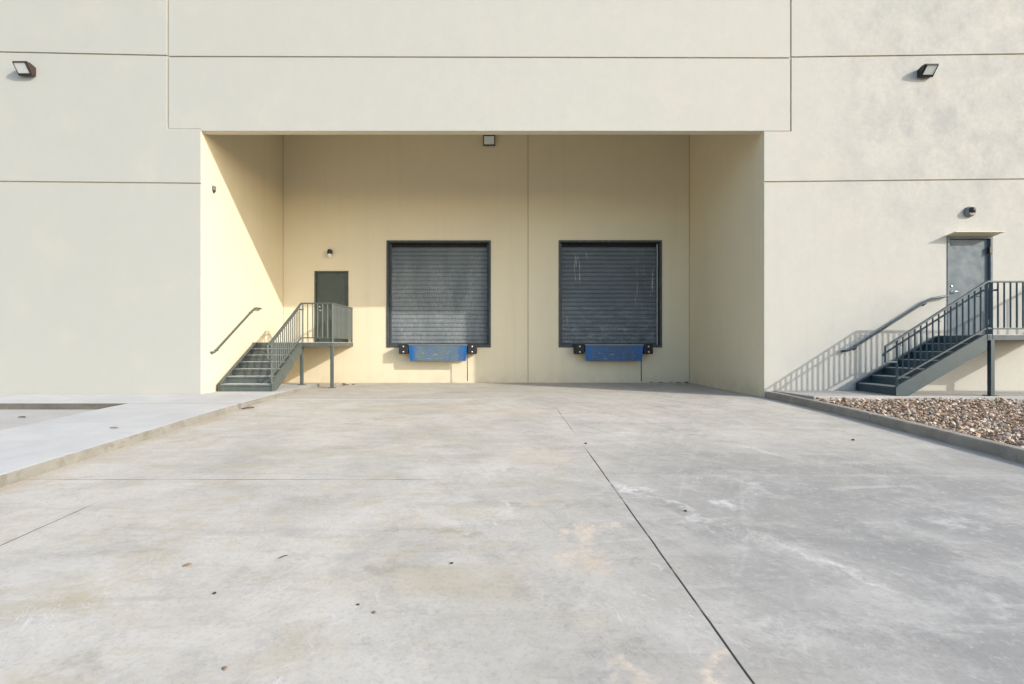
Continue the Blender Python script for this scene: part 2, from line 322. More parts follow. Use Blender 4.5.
# ------------------------------------------------------------------ mesh helpers (world coordinates in, one mesh object out)
class MB:
    def __init__(self): self.bm = bmesh.new()
    def box(self, x0, x1, y0, y1, z0, z1, mi=0):
        v = [self.bm.verts.new(c) for c in ((x0,y0,z0),(x1,y0,z0),(x1,y1,z0),(x0,y1,z0),(x0,y0,z1),(x1,y0,z1),(x1,y1,z1),(x0,y1,z1))]
        for f in ((0,3,2,1),(4,5,6,7),(0,1,5,4),(1,2,6,5),(2,3,7,6),(3,0,4,7)):
            self.bm.faces.new([v[i] for i in f]).material_index = mi
        return self
    def prism(self, pts, vec, mi=0):
        """closed polygon of 3-D points swept along vec"""
        vec = Vector(vec); pts = [Vector(p) for p in pts]
        a = [self.bm.verts.new(p) for p in pts]; b = [self.bm.verts.new(p+vec) for p in pts]
        k = len(pts)
        fs = [self.bm.faces.new(a), self.bm.faces.new(b[::-1])]
        for i in range(k): fs.append(self.bm.faces.new((a[i], b[i], b[(i+1) % k], a[(i+1) % k])))
        for f in fs: f.material_index = mi
        return self
    def bar(self, p, q, w, h, up=(0, 0, 1)):
        p, q = Vector(p), Vector(q); d = (q-p).normalized()
        u = Vector(up)
        if abs(d.dot(u)) > .99: u = Vector((0, 1, 0))
        s = d.cross(u).normalized(); t = s.cross(d).normalized()
        c = [p + s*(i*w/2) + t*(j*h/2) for i, j in ((-1,-1),(1,-1),(1,1),(-1,1))]
        return self.prism(c, q-p)
    def tube(self, path, r, seg=10, caps=True):
        path = [Vector(p) for p in path]; rings = []
        for i, p in enumerate(path):
            d = ((path[min(i+1, len(path)-1)]-p).normalized() + (p-path[max(i-1, 0)]).normalized()).normalized()
            u = Vector((0, 0, 1)) if abs(d.z) < .95 else Vector((1, 0, 0))
            s = d.cross(u).normalized(); t = s.cross(d).normalized()
            rings.append([self.bm.verts.new(p + s*r*math.cos(2*math.pi*k/seg) + t*r*math.sin(2*math.pi*k/seg)) for k in range(seg)])
        for a, b in zip(rings, rings[1:]):
            for k in range(seg):
                f = self.bm.faces.new((a[k], a[(k+1) % seg], b[(k+1) % seg], b[k])); f.smooth = True
        if caps: self.bm.faces.new(rings[0][::-1]); self.bm.faces.new(rings[-1])
        return self
    def lathe(self, prof, centre, axis, seg=20):
        """prof: (radius, distance along axis)"""
        c = Vector(centre); a = Vector(axis).normalized()
        u = a.orthogonal().normalized(); w = a.cross(u)
        rings = []
        for r, t in prof:
            if r < 1e-5: rings.append([self.bm.verts.new(c+a*t)])
            else: rings.append([self.bm.verts.new(c+a*t+(u*math.cos(2*math.pi*k/seg)+w*math.sin(2*math.pi*k/seg))*r) for k in range(seg)])
        for A, B in zip(rings, rings[1:]):
            for k in range(seg):
                k2 = (k+1) % seg
                if len(A) == 1 and len(B) == 1: continue
                f = (A[0], B[k2], B[k]) if len(A) == 1 else (A[k], A[k2], B[0]) if len(B) == 1 else (A[k], A[k2], B[k2], B[k])
                self.bm.faces.new(f).smooth = True
        return self
    def wall(self, xs0, xs1, z0, z1, y0, y1, holes=(), mi=0):
        """upright slab in the XZ plane with rectangular holes (x0,x1,z0,z1)"""
        xs = sorted({xs0, xs1, *[h[i] for h in holes for i in (0, 1) if xs0 < h[i] < xs1]})
        zs = sorted({z0, z1, *[h[i] for h in holes for i in (2, 3) if z0 < h[i] < z1]})
        nx, nz = len(xs)-1, len(zs)-1
        def full(i, j):
            if not (0 <= i < nx and 0 <= j < nz): return False
            cx, cz = (xs[i]+xs[i+1])/2, (zs[j]+zs[j+1])/2
            return not any(h[0] < cx < h[1] and h[2] < cz < h[3] for h in holes)
        V = {}
        def v(i, j, b):
            if (i, j, b) not in V: V[(i, j, b)] = self.bm.verts.new((xs[i], (y0, y1)[b], zs[j]))
            return V[(i, j, b)]
        for i in range(nx):
            for j in range(nz):
                if not full(i, j): continue
                q = [self.bm.faces.new((v(i,j,0), v(i+1,j,0), v(i+1,j+1,0), v(i,j+1,0))),
                     self.bm.faces.new((v(i,j,1), v(i,j+1,1), v(i+1,j+1,1), v(i+1,j,1)))]
                if not full(i-1, j): q.append(self.bm.faces.new((v(i,j,0), v(i,j+1,0), v(i,j+1,1), v(i,j,1))))
                if not full(i+1, j): q.append(self.bm.faces.new((v(i+1,j,0), v(i+1,j,1), v(i+1,j+1,1), v(i+1,j+1,0))))
                if not full(i, j-1): q.append(self.bm.faces.new((v(i,j,0), v(i,j,1), v(i+1,j,1), v(i+1,j,0))))
                if not full(i, j+1): q.append(self.bm.faces.new((v(i,j+1,0), v(i+1,j+1,0), v(i+1,j+1,1), v(i,j+1,1))))
                for f in q: f.material_index = mi
        return self
    def build(self, name, mats, parent=None, bevel=0, seg=2, origin=None, norm=True):
        if norm: bmesh.ops.recalc_face_normals(self.bm, faces=self.bm.faces[:])
        o0 = Vector(origin) if origin is not None else (Vector(parent['_o']) if parent is not None else Vector((0, 0, 0)))
        bmesh.ops.translate(self.bm, verts=self.bm.verts[:], vec=-o0)
        me = bpy.data.meshes.new(name); self.bm.to_mesh(me); self.bm.free()
        for m in (mats if isinstance(mats, (list, tuple)) else [mats]): me.materials.append(m)
        o = bpy.data.objects.new(name, me); C.objects.link(o)
        if parent is not None:
            o.parent = parent; o.location = o0 - Vector(parent['_o'])
        else: o.location = o0
        o['_o'] = list(o0)
        if bevel:
            b = o.modifiers.new('bevel', 'BEVEL'); b.width = bevel; b.segments = seg; b.limit_method = 'ANGLE'; b.angle_limit = math.radians(40)
            b.harden_normals = False
        return o

def tag(o, label, cat, group=None):
    o['label'] = label; o['category'] = cat
    if group: o['group'] = group
    return o
def thing(name, loc, label, cat, group=None):
    o = bpy.data.objects.new(name, None); C.objects.link(o); o.location = loc; o['_o'] = list(loc); o.empty_display_size = .2
    return tag(o, label, cat, group)
def struct(o, kind='structure'):
    o['kind'] = kind; return o
def copy_part(o, parent, delta):
    c = o.copy(); C.objects.link(c); c.parent = parent
    c.location = o.location + Vector(delta); c['_o'] = list(Vector(o['_o'])+Vector(delta)); return c

# ------------------------------------------------------------------ ground levels
def zf(y):
    """the drive falls 4 % from the building towards the street and lies level inside the recess"""
    a, b = 10.5, 11.5
    if y >= b: return 0.0
    if y <= -9: return zf(-8.99)
    if y <= a: return -.04*(11.0-y)
    t = (y-a)/(b-a); return -.02*(1-t)*(1-t)

FY = 11.11          # outer face of the facade
RB = 15.38          # back wall of the recess
XL, XR = -6.556, 5.956
YS = [-60, -9.0, -4, 0, 2, 3, 4, 5, 6, 7, 8, 9, 9.6, 10, 10.5, 10.6, 10.7, 10.8, 10.9, 11.0, 11.1, 11.2, 11.3, 11.4, 11.5, 12.5, 14, 15.6]

def strip(name, mat, fx0, fx1, ys, dz, nx=1):
    """sheet between the lines x=fx0(y) and x=fx1(y) following the fall of the drive"""
    bm = bmesh.new(); rows = []
    for y in ys:
        a, b = fx0(y), fx1(y)
        rows.append([bm.verts.new((a+(b-a)*k/nx, y, zf(y)+dz)) for k in range(nx+1)])
    for r, s in zip(rows, rows[1:]):
        for k in range(nx): bm.faces.new((r[k], r[k+1], s[k+1], s[k]))
    m = MB(); m.bm = bm
    return struct(m.build(name, mat, norm=False))

strip('ground', M['soil'], lambda y: -400, lambda y: 400, [-400]+YS+[60, 400], -.22)
CR = lambda y: 6.205-.235*(min(1, max(0, (y-8.4)/2.7)))**1.5 if y < 11.2 else XR+.02      # drive side of the right kerb
def CL(y): return -4.93+.05*min(1, max(0, (y-6)/4)) - .04*min(1, max(0, (y-10)/4))   # drive side of the left slab
strip('driveway', M['drive'], lambda y: CL(y)-.25 if y < 14 else XL, lambda y: CR(y)+.05, YS[:-2]+[13.9, 14.0001, RB+.1], 0)
strip('parking_lot', M['lot'], lambda y: -30, lambda y: -6.9, [-60]+[y for y in YS if -60 < y < 9.5]+[9.56], -.004)

# left slab: a band along the wall and a strip along the drive, raised over drive and lot
def slab(name, fx0, fx1, ys, top, thick, mats, edge):
    bm = bmesh.new(); rows = []
    for y in ys:
        a, b = fx0(y), fx1(y); z = zf(y)+(top(y) if callable(top) else top)
        rows.append([bm.verts.new(c) for c in ((a, y, z-thick), (a, y, z), (b, y, z), (b, y, z-thick))])
    for r, s in zip(rows, rows[1:]):
        bm.faces.new((r[1], r[2], s[2], s[1])).material_index = 0
        bm.faces.new((r[2], r[3], s[3], s[2])).material_index = 1
        bm.faces.new((r[0], r[1], s[1], s[0])).material_index = 1
    bm.faces.new(rows[0]).material_index = 2; bm.faces.new(rows[-1][::-1]).material_index = 1
    m = MB(); m.bm = bm
    o = m.build(name, mats, bevel=edge, seg=3); return struct(o)
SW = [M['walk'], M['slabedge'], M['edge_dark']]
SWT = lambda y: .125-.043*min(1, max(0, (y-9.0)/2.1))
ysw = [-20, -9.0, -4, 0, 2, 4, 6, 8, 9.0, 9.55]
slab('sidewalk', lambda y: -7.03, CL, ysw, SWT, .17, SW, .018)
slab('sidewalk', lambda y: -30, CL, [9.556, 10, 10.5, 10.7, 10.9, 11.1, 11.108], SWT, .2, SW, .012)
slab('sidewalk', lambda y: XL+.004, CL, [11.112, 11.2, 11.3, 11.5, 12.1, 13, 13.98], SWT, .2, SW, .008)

# right: kerb, walk under the stair, rock bed
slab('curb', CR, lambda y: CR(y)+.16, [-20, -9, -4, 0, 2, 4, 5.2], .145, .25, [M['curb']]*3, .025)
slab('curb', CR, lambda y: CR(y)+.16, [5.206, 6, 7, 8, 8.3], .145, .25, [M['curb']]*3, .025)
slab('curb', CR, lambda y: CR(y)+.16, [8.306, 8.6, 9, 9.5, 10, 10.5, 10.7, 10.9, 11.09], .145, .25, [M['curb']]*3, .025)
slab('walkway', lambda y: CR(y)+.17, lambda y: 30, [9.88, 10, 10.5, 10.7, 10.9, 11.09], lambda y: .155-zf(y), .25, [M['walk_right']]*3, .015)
strip('planting_bed', M['soil'], lambda y: CR(y)+.1, lambda y: 30, [-20, -9, 0, 3, 6, 9.8], .06)

def rock_bed():
    t = bmesh.new(); bmesh.ops.create_icosphere(t, subdivisions=1, radius=1)
    V0 = np.array([v.co[:] for v in t.verts]); F0 = np.array([[v.index for v in f.verts] for f in t.faces]); t.free()
    shapes = []
    for k in range(14):
        w = V0.copy()
        for _ in range(8):
            d = RNG.normal(size=3); d /= np.linalg.norm(d)
            h = RNG.uniform(.40, .78); s = V0 @ d
            over = np.clip(s-h, 0, None); w -= np.outer(over*RNG.uniform(.6, 1.0), d)
        w *= np.array([1, RNG.uniform(.62, .9), RNG.uniform(.38, .68)])
        shapes.append(w + RNG.normal(size=w.shape)*.015)
    P = []
    def scatter(x0, x1, y0, y1, dens, lo, hi, lift):
        k = int((x1-x0)*(y1-y0)*dens)
        for x, y in zip(RNG.uniform(x0, x1, k), RNG.uniform(y0, y1, k)):
            lim = CR(y)+.19
            if x < lim: continue
            if y > 9.84: continue
            P.append((x, y, lo+(hi-lo)*RNG.beta(1.1, 2.4)*1.25, lift))
    scatter(6.0, 10.5, 3.2, 9.86, 330, .016, .062, .0)
    scatter(10.5, 13.5, 5.5, 9.86, 190, .026, .052, .0)
    scatter(6.0, 9.0, 0, 3.2, 60, .035, .065, .0)
    scatter(6.0, 12.5, 3.2, 9.86, 80, .026, .060, .035)
    for _ in range(26):      # a few stones kicked onto the walk and against the kerb
        P.append((RNG.uniform(6.6, 12), RNG.uniform(9.89, 10.05), RNG.uniform(.010, .020), .132))
    nv, nf = len(V0), len(F0)
    A = np.empty((len(P)*nv, 3), np.float32); B = np.empty((len(P)*nf, 3), np.int32)
    for i, (x, y, r, lift) in enumerate(P):
        a, tx, ty = RNG.uniform(0, 6.283), RNG.normal()*.35, RNG.normal()*.35
        R = np.array((Matrix.Rotation(a, 3, 'Z') @ Matrix.Rotation(tx, 3, 'X') @ Matrix.Rotation(ty, 3, 'Y')))
        A[i*nv:(i+1)*nv] = shapes[i % 14]*r @ R.T + (x, y, zf(y)+.06+r*.42+lift+RNG.uniform(0, .025)+max(0, min(.045, (y-9.2)*.08)))
        B[i*nf:(i+1)*nf] = F0 + i*nv
    me = bpy.data.meshes.new('rock_gravel')
    me.vertices.add(len(A)); me.vertices.foreach_set('co', A.ravel())
    me.loops.add(B.size); me.loops.foreach_set('vertex_index', B.ravel())
    me.polygons.add(len(B)); me.polygons.foreach_set('loop_start', np.arange(0, B.size, 3, dtype=np.int32))
    me.update(); me.validate(); me.materials.append(M['rock'])
    me.polygons.foreach_set('use_smooth', np.zeros(len(B), bool))
    o = bpy.data.objects.new('rock_gravel', me); C.objects.link(o)
    tag(o, 'bed of brown and tan river rocks behind the kerb', 'gravel'); struct(o, 'stuff')
rock_bed()

# ------------------------------------------------------------------ the warehouse
B = thing('warehouse_building', (0, FY, 0), 'pale concrete warehouse with a deep cream loading recess and two shutters', 'building')
FM = [M['facade'], M['cream']]
BT = .16                                             # wall core behind the panels
HO = 5.925                                           # underside of the opening
DX0, DX1, DZ0, DZ1 = 10.02, 11.03, 1.38, 3.575       # side door opening
TOP = 10.2
mb = MB().wall(-24, 24, -.4, TOP-.05, FY+.035, FY+.2, [(XL-.0015, XR+.0015, -1, HO+.0015), (DX0, DX1, DZ0, DZ1)])
mb.build('wall_core', M['cream'], B)
def panel(pts, bevel=.007):
    m = MB().prism([(x, FY, z) for x, z in pts], (0, .034, 0))
    bmesh.ops.recalc_face_normals(m.bm, faces=m.bm.faces[:])
    for f in m.bm.faces:
        c = f.calc_center_median()
        edge_of_opening = abs(f.normal.y) < .5 and ((XL-.05 < c.x < XR+.05 and c.z < HO+.02))
        f.material_index = 1 if edge_of_opening else 0
    return m.build('wall_panel', FM, B, bevel=bevel, seg=2)
g = .014
la, lb = 7.96, 7.600          # left upper joint at x=-24 and at the centre panel
panel([(-24, la+g), (-7.308, lb+g), (-7.308, TOP), (-24, TOP)])
panel([(-24, 4.93+g), (XL, 4.757+g), (XL, HO+.0485), (-7.308, HO+.0485), (-7.308, lb-g), (-24, la-g)])
panel([(-24, -.4), (XL, -.4), (XL, 4.757-g), (-24, 4.93-g)])
panel([(-7.278, 7.578+g), (6.535, 7.545+g), (6.535, TOP), (-7.278, TOP)])
panel([(-7.278, HO+.05), (XL+.001, HO+.05), (XL+.001, HO), (6.535, HO), (6.535, 7.545-g), (-7.278, 7.578-g)])
ra, rb = 7.565, 7.80
panel([(6.565, ra+g), (24, rb+g), (24, TOP), (6.565, TOP)])
panel([(XR, 4.79+g), (24, 4.99+g), (24, rb-g), (6.565, ra-g), (6.565, HO-.008), (XR, HO-.008)])
# lower right panel in three pieces' outline round the side door (one mesh)
k = lambda x: 4.79+(x-XR)*.0111-g
panel([(XR, -.4), (DX0, -.4), (DX0, DZ1), (DX1, DZ1), (DX1, -.4), (24, -.4), (24, k(24)), (XR, k(XR))])
MB().box(DX0+.001, DX1-.001, FY+.004, FY+.19, -.4, DZ0).build('wall_panel', M['facade'], B)

# recess
MB().box(XL-.2, XL, FY+.2, RB+.32, -.4, 9.5).build('recess_wall', M['cream'], B)
MB().box(XR, XR+.2, FY+.2, RB+.32, -.4, 9.5).build('recess_wall', M['cream'], B)
LD = (-3.354, -.169, 1.113, 4.345); RD = (1.938, 5.09, 1.113, 4.350); MD = (-5.585, -4.54, 1.24, 3.437)
MB().wall(XL+.012, .977, -.4, 9.5, RB, RB+.32, [LD, MD]).build('recess_wall', M['cream'], B, bevel=.006)
MB().wall(.993, XR-.012, -.4, 9.5, RB, RB+.32, [RD]).build('recess_wall', M['cream'], B, bevel=.006)
MB().box(.9765, .9935, RB+.016, RB+.15, -.3, 9.4).build('joint_sealant', M['caulk'], B)
MB().box(XL+.001, XL+.013, RB+.012, RB+.15, -.3, 9.4).build('joint_sealant', M['caulk'], B)
MB().box(XR-.013, XR-.001, RB+.012, RB+.15, -.3, 9.4).build('joint_sealant', M['caulk'], B)
# rest of the shell
MB().box(XL+.002, XR-.002, FY+.202, RB-.002, 7.98, 8.12).build('bounce_ceiling', M['cream'], B)  # unseen, added low and cream to bounce light into the recess
m = MB().box(-24, 24, FY+.2, 42, 9.5, 9.7)
m.build('roof', M['roofm'], B)
MB().box(-24, -23.8, FY+.2, 42, -.4, TOP-.05).build('side_wall', M['facade'], B)
MB().box(23.8, 24, FY+.2, 42, -.4, TOP-.05).build('side_wall', M['facade'], B)
MB().box(-24, 24, 42, 42.2, -.4, TOP-.05).build('rear_wall', M['facade'], B)
MB().box(-24.05, 24.05, FY-.04, FY+.24, TOP, TOP+.06).build('parapet_coping', M['frame'], B, bevel=.01)

# dock shutters: curved slats, guides, frame, all under one building part
def shutter(R, mat, label, strip_right):
    x0, x1, z0, z1 = R; y = RB+.19
    n = 23; h = (z1-z0-.20)/n; prof = []
    zb = z0+.06
    for i in range(n):
        for t, d in ((.0, .024), (.04, .024), (.08, .006), (.20, .000), (.50, -.004), (.80, .001), (.95, .008)):
            prof.append((y+d, zb+(i+t)*h))
    prof.append((y+.024, zb+n*h))
    pts = [(x0+.10, yy, zz) for yy, zz in prof] + [(x0+.10, y+.07, zb+n*h), (x0+.10, y+.07, zb)]
    d = MB().prism(pts, (x1-x0-.2, 0, 0)).build('dock_door', mat, B)
    d['label'] = label
    f = MB()
    for a, b in ((x0-.012, x0+.045), (x1-.045, x1+.012)): f.box(a, b, RB-.022, RB+.30, z0-.03, z1+.03)
    f.box(x0+.045, x1-.045, RB-.022, RB+.30, z1-.030, z1+.03)
    f.box(x0+.045, x1-.045, RB-.022, RB+.30, z0-.03, z0+.05)
    f.build('door_frame', M['frame'], d, bevel=.004)
    for a, b in ((x0+.046, x0+.11), (x1-.11, x1-.046)):
        MB().box(a, b, RB+.150, RB+.187, z0+.051, z1-.031).build('door_guide', M['frame'], d, bevel=.003)
    MB().box(x0+.111, x1-.111, RB+.160, RB+.188, z0+.051, z0+.115).build('bottom_bar', M['frame'], d, bevel=.004)
    MB().box(x0+.046, x1-.046, RB+.262, RB+.298, z1-.20, z1-.031).build('header_shade', M['rubber'], d, bevel=.01)  # black strip added to paint the shade in the gap over the slats
    if strip_right:
        MB().box(x1-.105, x1-.075, RB+.130, RB+.148, z0+.06, z1-.06).build('brush_strip', M['galv'], d)
    return d
shutter(LD, M['dusty'], 'dusty dark grey roller shutter with chalky wipe marks', False)
shutter(RD, M['scratched'], 'dark grey roller shutter with scratches near its right edge', True)

# hinged steel doors
def man_door(R, yface, label, handle_x, hinge_x, sgn, paint):
    x0, x1, z0, z1 = R; y = yface
    d = MB().box(x0+.055, x1-.055, y+.045, y+.09, z0+.012, z1-.052).build('steel_door', paint, B, bevel=.004)
    d['label'] = label
    f = MB()
    f.box(x0+.001, x0+.05, y-.012, y+.15, z0, z1-.001); f.box(x1-.05, x1-.001, y-.012, y+.15, z0, z1-.001)
    f.box(x0+.05, x1-.05, y-.012, y+.15, z1-.048, z1-.001)
    f.box(x0+.05, x0+.062, y+.092, y+.14, z0, z1-.05); f.box(x1-.062, x1-.05, y+.092, y+.14, z0, z1-.05)
    f.build('door_frame', paint, d, bevel=.003)
    MB().box(x0+.051, x1-.051, y-.015, y+.15, z0-.012, z0+.010).build('threshold', M['galv'], d)
    hz = z0+.98
    hm = MB().lathe([(0, 0), (.036, 0), (.036, -.012), (.014, -.016), (.012, -.05), (0, -.05)], (handle_x, y+.046, hz), (0, 1, 0), 18)
    hm.tube([(handle_x, y-.002, hz), (handle_x+sgn*.04, y-.006, hz), (handle_x+sgn*.13, y-.004, hz-.004)], .011)
    hm.build('handle', M['chrome'], d)
    MB().lathe([(0, 0), (.026, 0), (.024, -.015), (0, -.017)], (handle_x, y+.046, hz+.12), (0, 1, 0), 16).build('lock', M['chrome'], d)
    for hzz in (z1-.34, (z0+z1)/2, z0+.30):
        MB().tube([(hinge_x, y+.036, hzz-.055), (hinge_x, y+.036, hzz+.055)], .013).build('hinge', M['galv'], d)
    return d
sd = man_door((DX0, DX1, DZ0, DZ1), FY, 'blue grey steel door under a thin drip cap', DX0+.14, DX1-.052, 1, M['door'])
man_door(MD, RB, 'dark grey steel door at the back of the recess', MD[0]+.14, MD[1]-.052, 1, M['door_dark'])
MB().box(DX1-.085, DX1-.02, FY-.03, FY+.04, DZ1-.38, DZ1-.23).build('door_closer', M['black'], sd, bevel=.006)
m = MB().prism([(9.985, FY-.001, 3.602), (9.985, FY-.245, 3.640), (9.985, FY-.245, 3.625), (9.985, FY-.001, 3.585)], (1.08, 0, 0))
m.build('drip_cap', M['cream'], B)

# ------------------------------------------------------------------ dock levellers
def leveller(cx, mat, label, rod_x, copy_of=None):
    o = thing('dock_leveler', (cx, RB, 1.0), label, 'dock leveler', 'blue dock levelers under the shutters')
    yf = RB-.38
    w = .875
    # hanging lip, slightly narrower at its folded foot
    lip = MB().prism([(cx-w, yf, 1.140), (cx+w, yf, 1.140), (cx+w-.035, yf+.03, .685), (cx-w+.035, yf+.03, .685)], (0, .028, 0))
    lp = lip.build('lip_plate', mat, o, bevel=.005, origin=(cx, yf, .9))
    MB().box(cx-w+.04, cx+w-.04, yf+.060, yf+.10, .680, .715).build('foot_flange', mat, lp, bevel=.004, origin=(cx, yf, .7))
    MB().box(cx-w-.01, cx+w+.01, yf-.012, RB+.02-.045, 1.152, 1.172).build('deck_edge', M['galv'], o, bevel=.004)
    hm = MB(); hm.tube([(cx-w, yf+.035, 1.132), (cx+w, yf+.035, 1.132)], .018)
    hm.box(cx-w-.06, cx+w+.06, yf+.09, RB-.001, .95, 1.12)
    hm.build('support_frame', M['rubber'], o, bevel=.006)
    for s in (-1, 1):
        a, b = sorted((cx+s*(w+.02), cx+s*(w+.295)))
        bp = MB().box(a, b, yf+.01, RB-.001, .890, 1.185).build('bumper', M['rubber'], o, bevel=.018, seg=3)
        for bz in (.955, 1.115):
            MB().lathe([(0, -.022), (.016, -.022), (.026, -.010), (.026, 0), (0, 0)], ((a+b)/2, yf+.011, bz), (0, 1, 0), 12).build('bolt', M['bolt'], bp)
    MB().tube([(rod_x, yf+.05, 1.06), (rod_x, yf+.045, .6), (rod_x+.006, yf+.05, .07)], .013).build('prop_rod', M['frame'], o)
leveller(-1.75, M['bluew'], 'blue dock leveler with grey scuffed lip below the dusty shutter', -.862)
leveller(3.55, M['blue'], 'darker blue dock leveler below the scratched shutter', 4.37)

# ------------------------------------------------------------------ steel stairs
def stair(org, P, base, r, run, wA, wB, W, uend, rail0, label, front_u, foot0, nbal, st, post_specs):
    """P(u, w, z) -> world; u runs up the flight, w from the wall (0) to the open side"""
    T = thing('steel_stair', org, label, 'staircase', 'steel stairs with landings')
    D = base+7*r; U = 6*run
    sl = r/run
    def quad(pts, wa, wb): return [P(u, wa, z) for u, z in pts], Vector(P(0, wb, 0))-Vector(P(0, wa, 0))
    # stringers: channel web plus flanges
    for wa, wb, s in ((wA, wA+.012, 1), (wB-.012, wB, -1)):
        top = lambda u: min(base+.20+sl*u, D-.002); bot = lambda u: max(base+.20+sl*u-.33, base+.002)
        ut = (D-.002-base-.20)/sl
        ub = .13/sl
        m = MB(); pts = [(-.03, base+.002), (ub, base+.002), (U-.012, bot(U)), (U-.012, top(U)), (ut, D-.002), (-.03, top(-.03))]
        if ut > U-.012: pts.pop(4)
        m.prism(*quad(pts, wa, wb))
        c = wa if s < 0 else wb
        off = s*.045
        f = (c, c+off) if s > 0 else (c-.0, c+off)
        uu = min(ut, U-.015)
        m.prism(*quad([(-.03, top(-.03)-.014), (-.03, top(-.03)-.002), (uu, top(uu)-.003), (uu, top(uu)-.017)], *f))
        m.prism(*quad([(ub, base+.004), (ub+.02, base+.004), (U-.014, bot(U)+.012), (U-.014, bot(U)+.002)], *f))
        m.build('stringer', st, T, bevel=.003)
    # steps: folded pan with riser, worn tread filling
    first = None
    for kx in range(6):
        if first is None:
            z = base+r
            s1 = MB()
            s1.prism(*quad([(-.02, z-.045), (.0, z-.045), (.0, z-.012), (run-.004, z-.012), (run-.004, z-.004), (-.02, z-.004)], wA+.014, wB-.014))
            s1.prism(*quad([(.001, base+.004), (.008, base+.004), (.008, z-.013), (.001, z-.013)], wA+.014, wB-.014))
            so = s1.build('step', st, T, bevel=.002)
            tf = MB().prism(*quad([(.002, z-.0035), (run-.006, z-.0035), (run-.006, z+.004), (.002, z+.004)], wA+.03, wB-.03)).build('tread', M['tread'], so)
            first = (so, tf)
        else:
            dlt = Vector(P(kx*run, 0, kx*r))-Vector(P(0, 0, 0))
            c = copy_part(first[0], T, dlt); cc = first[1].copy(); C.objects.link(cc); cc.parent = c
    # landing
    m = MB().prism(*quad([(U, D-.008), (uend, D-.008), (uend, D), (U, D)], .02, W)); m.build('landing_deck', M['tread'], T)
    fr = MB()
    def chan(pa, pb): fr.prism([P(pa[0], pa[1], D-.115), P(pb[0], pb[1], D-.115), P(pb[0], pb[1], D-.009), P(pa[0], pa[1], D-.009)],
                              (Vector(P(*pa[2:4], 0))-Vector(P(*pa[:2], 0))))
    # front (climb) edge, outer edge, inner edge and joists
    fr.prism(*quad([(U-.01, D-.115), (U+.035, D-.115), (U+.035, D-.009), (U-.01, D-.009)], .02, W))
    fr.prism(*quad([(U+.036, D-.115), (uend, D-.115), (uend, D-.009), (U+.036, D-.009)], W-.045, W+.002))
    fr.prism(*quad([(U+.036, D-.115), (uend, D-.115), (uend, D-.009), (U+.036, D-.009)], .02, .065))
    fr.prism(*quad([(uend-.046, D-.115), (uend-.001, D-.115), (uend-.001, D-.009), (uend-.046, D-.009)], .066, W-.046))
    fr.build('deck_frame', st, T, bevel=.003)
    nj = 3
    for j in range(1, nj+1):
        u = U+(uend-U)*j/(nj+1)
        MB().prism(*quad([(u-.02, D-.105), (u+.02, D-.105), (u+.02, D-.010), (u-.02, D-.010)], .068, W-.048)).build('joist', M['frame'], T)
    MB().prism(*quad([(U+.001, D-r+.004), (U+.008, D-r+.004), (U+.008, D-.117), (U+.001, D-.117)], wA+.014, wB-.014)).build('riser', st, T)
    for (u, w, zb) in post_specs:
        p = MB().prism([P(u-.04, w-.04, zb), P(u+.04, w-.04, zb), P(u+.04, w+.04, zb), P(u-.04, w+.04, zb)], (0, 0, D-.117-zb))
        po = p.build('post', st, T, bevel=.006)
        MB().prism([P(u-.09, w-.09, zb), P(u+.09, w-.09, zb), P(u+.09, w+.09, zb), P(u-.09, w+.09, zb)], (0, 0, .012)).build('base_plate', st, po)
    # guard: sloping and level top rail, bottom rail, returned foot loop
    G = wB-.02; ZT = D+1.07; u0, z0 = rail0
    gw = W-.03
    tr = MB()
    tr.bar(P(u0, G, z0), P(U+.0, G, ZT-.019), .045, .038)
    tr.bar(P(u0+.004, G, z0+.018), P(u0+.004, G, z0-.30), .036, .036, up=P(1, 0, 0))
    tr.bar(P(u0-.014, G, z0-.30), P(-.0, G, z0-.30), .036, .036)
    fu = front_u
    if gw-G > .3:      # the landing is wider than the flight: rail runs across, then back to the wall
        tr.bar(P(fu, G-.022, ZT-.018), P(fu, gw+.022, ZT-.018), .045, .038)
        tr.bar(P(fu+.024, gw, ZT-.018), P(uend-.01, gw, ZT-.018), .045, .038)
    else:
        tr.bar(P(U-.004, G, ZT-.018), P(uend, G, ZT-.018), .045, .038)
        tr.bar(P(uend-.03, G-.024, ZT-.018), P(uend-.03, .03, ZT-.018), .045, .038)
    tr.build('top_rail', st, T, bevel=.006)
    ZB = D+.12
    br = MB(); br.bar(P(0, G, foot0), P(U-.02, G, ZB), .032, .032)
    if gw-G > .3:
        br.bar(P(fu, G+.02, ZB), P(fu, gw-.02, ZB), .032, .032); br.bar(P(fu+.02, gw, ZB), P(uend-.01, gw, ZB), .032, .032)
    else:
        br.bar(P(U, G, ZB), P(uend-.05, G, ZB), .032, .032); br.bar(P(uend-.03, G-.02, ZB), P(uend-.03, .03, ZB), .032, .032)
    br.build('bottom_rail', st, T, bevel=.005)
    # rail posts
    posts = [(0.0, G, base+.16, z0+(ZT-z0)*(0-u0)/(U-u0)-.02), (U+.0 if gw-G < .3 else fu, G, D-.1, ZT-.037)]
    if gw-G > .3: posts += [(fu, gw, D-.004, ZT-.037), (uend-.03, gw, D-.004, ZT-.037)]
    else: posts += [(U+.10, G, D-.1, ZT-.037), (uend-.03, G, D-.004, ZT-.037), (uend-.03, .05, D-.004, ZT-.037)]
    for u, w, za, zt in posts:
        MB().bar(P(u, w, za), P(u, w, zt), .040, .040, up=P(1, 0, 0)).build('rail_post', st, T, bevel=.004)
    # balusters
    bw = .026
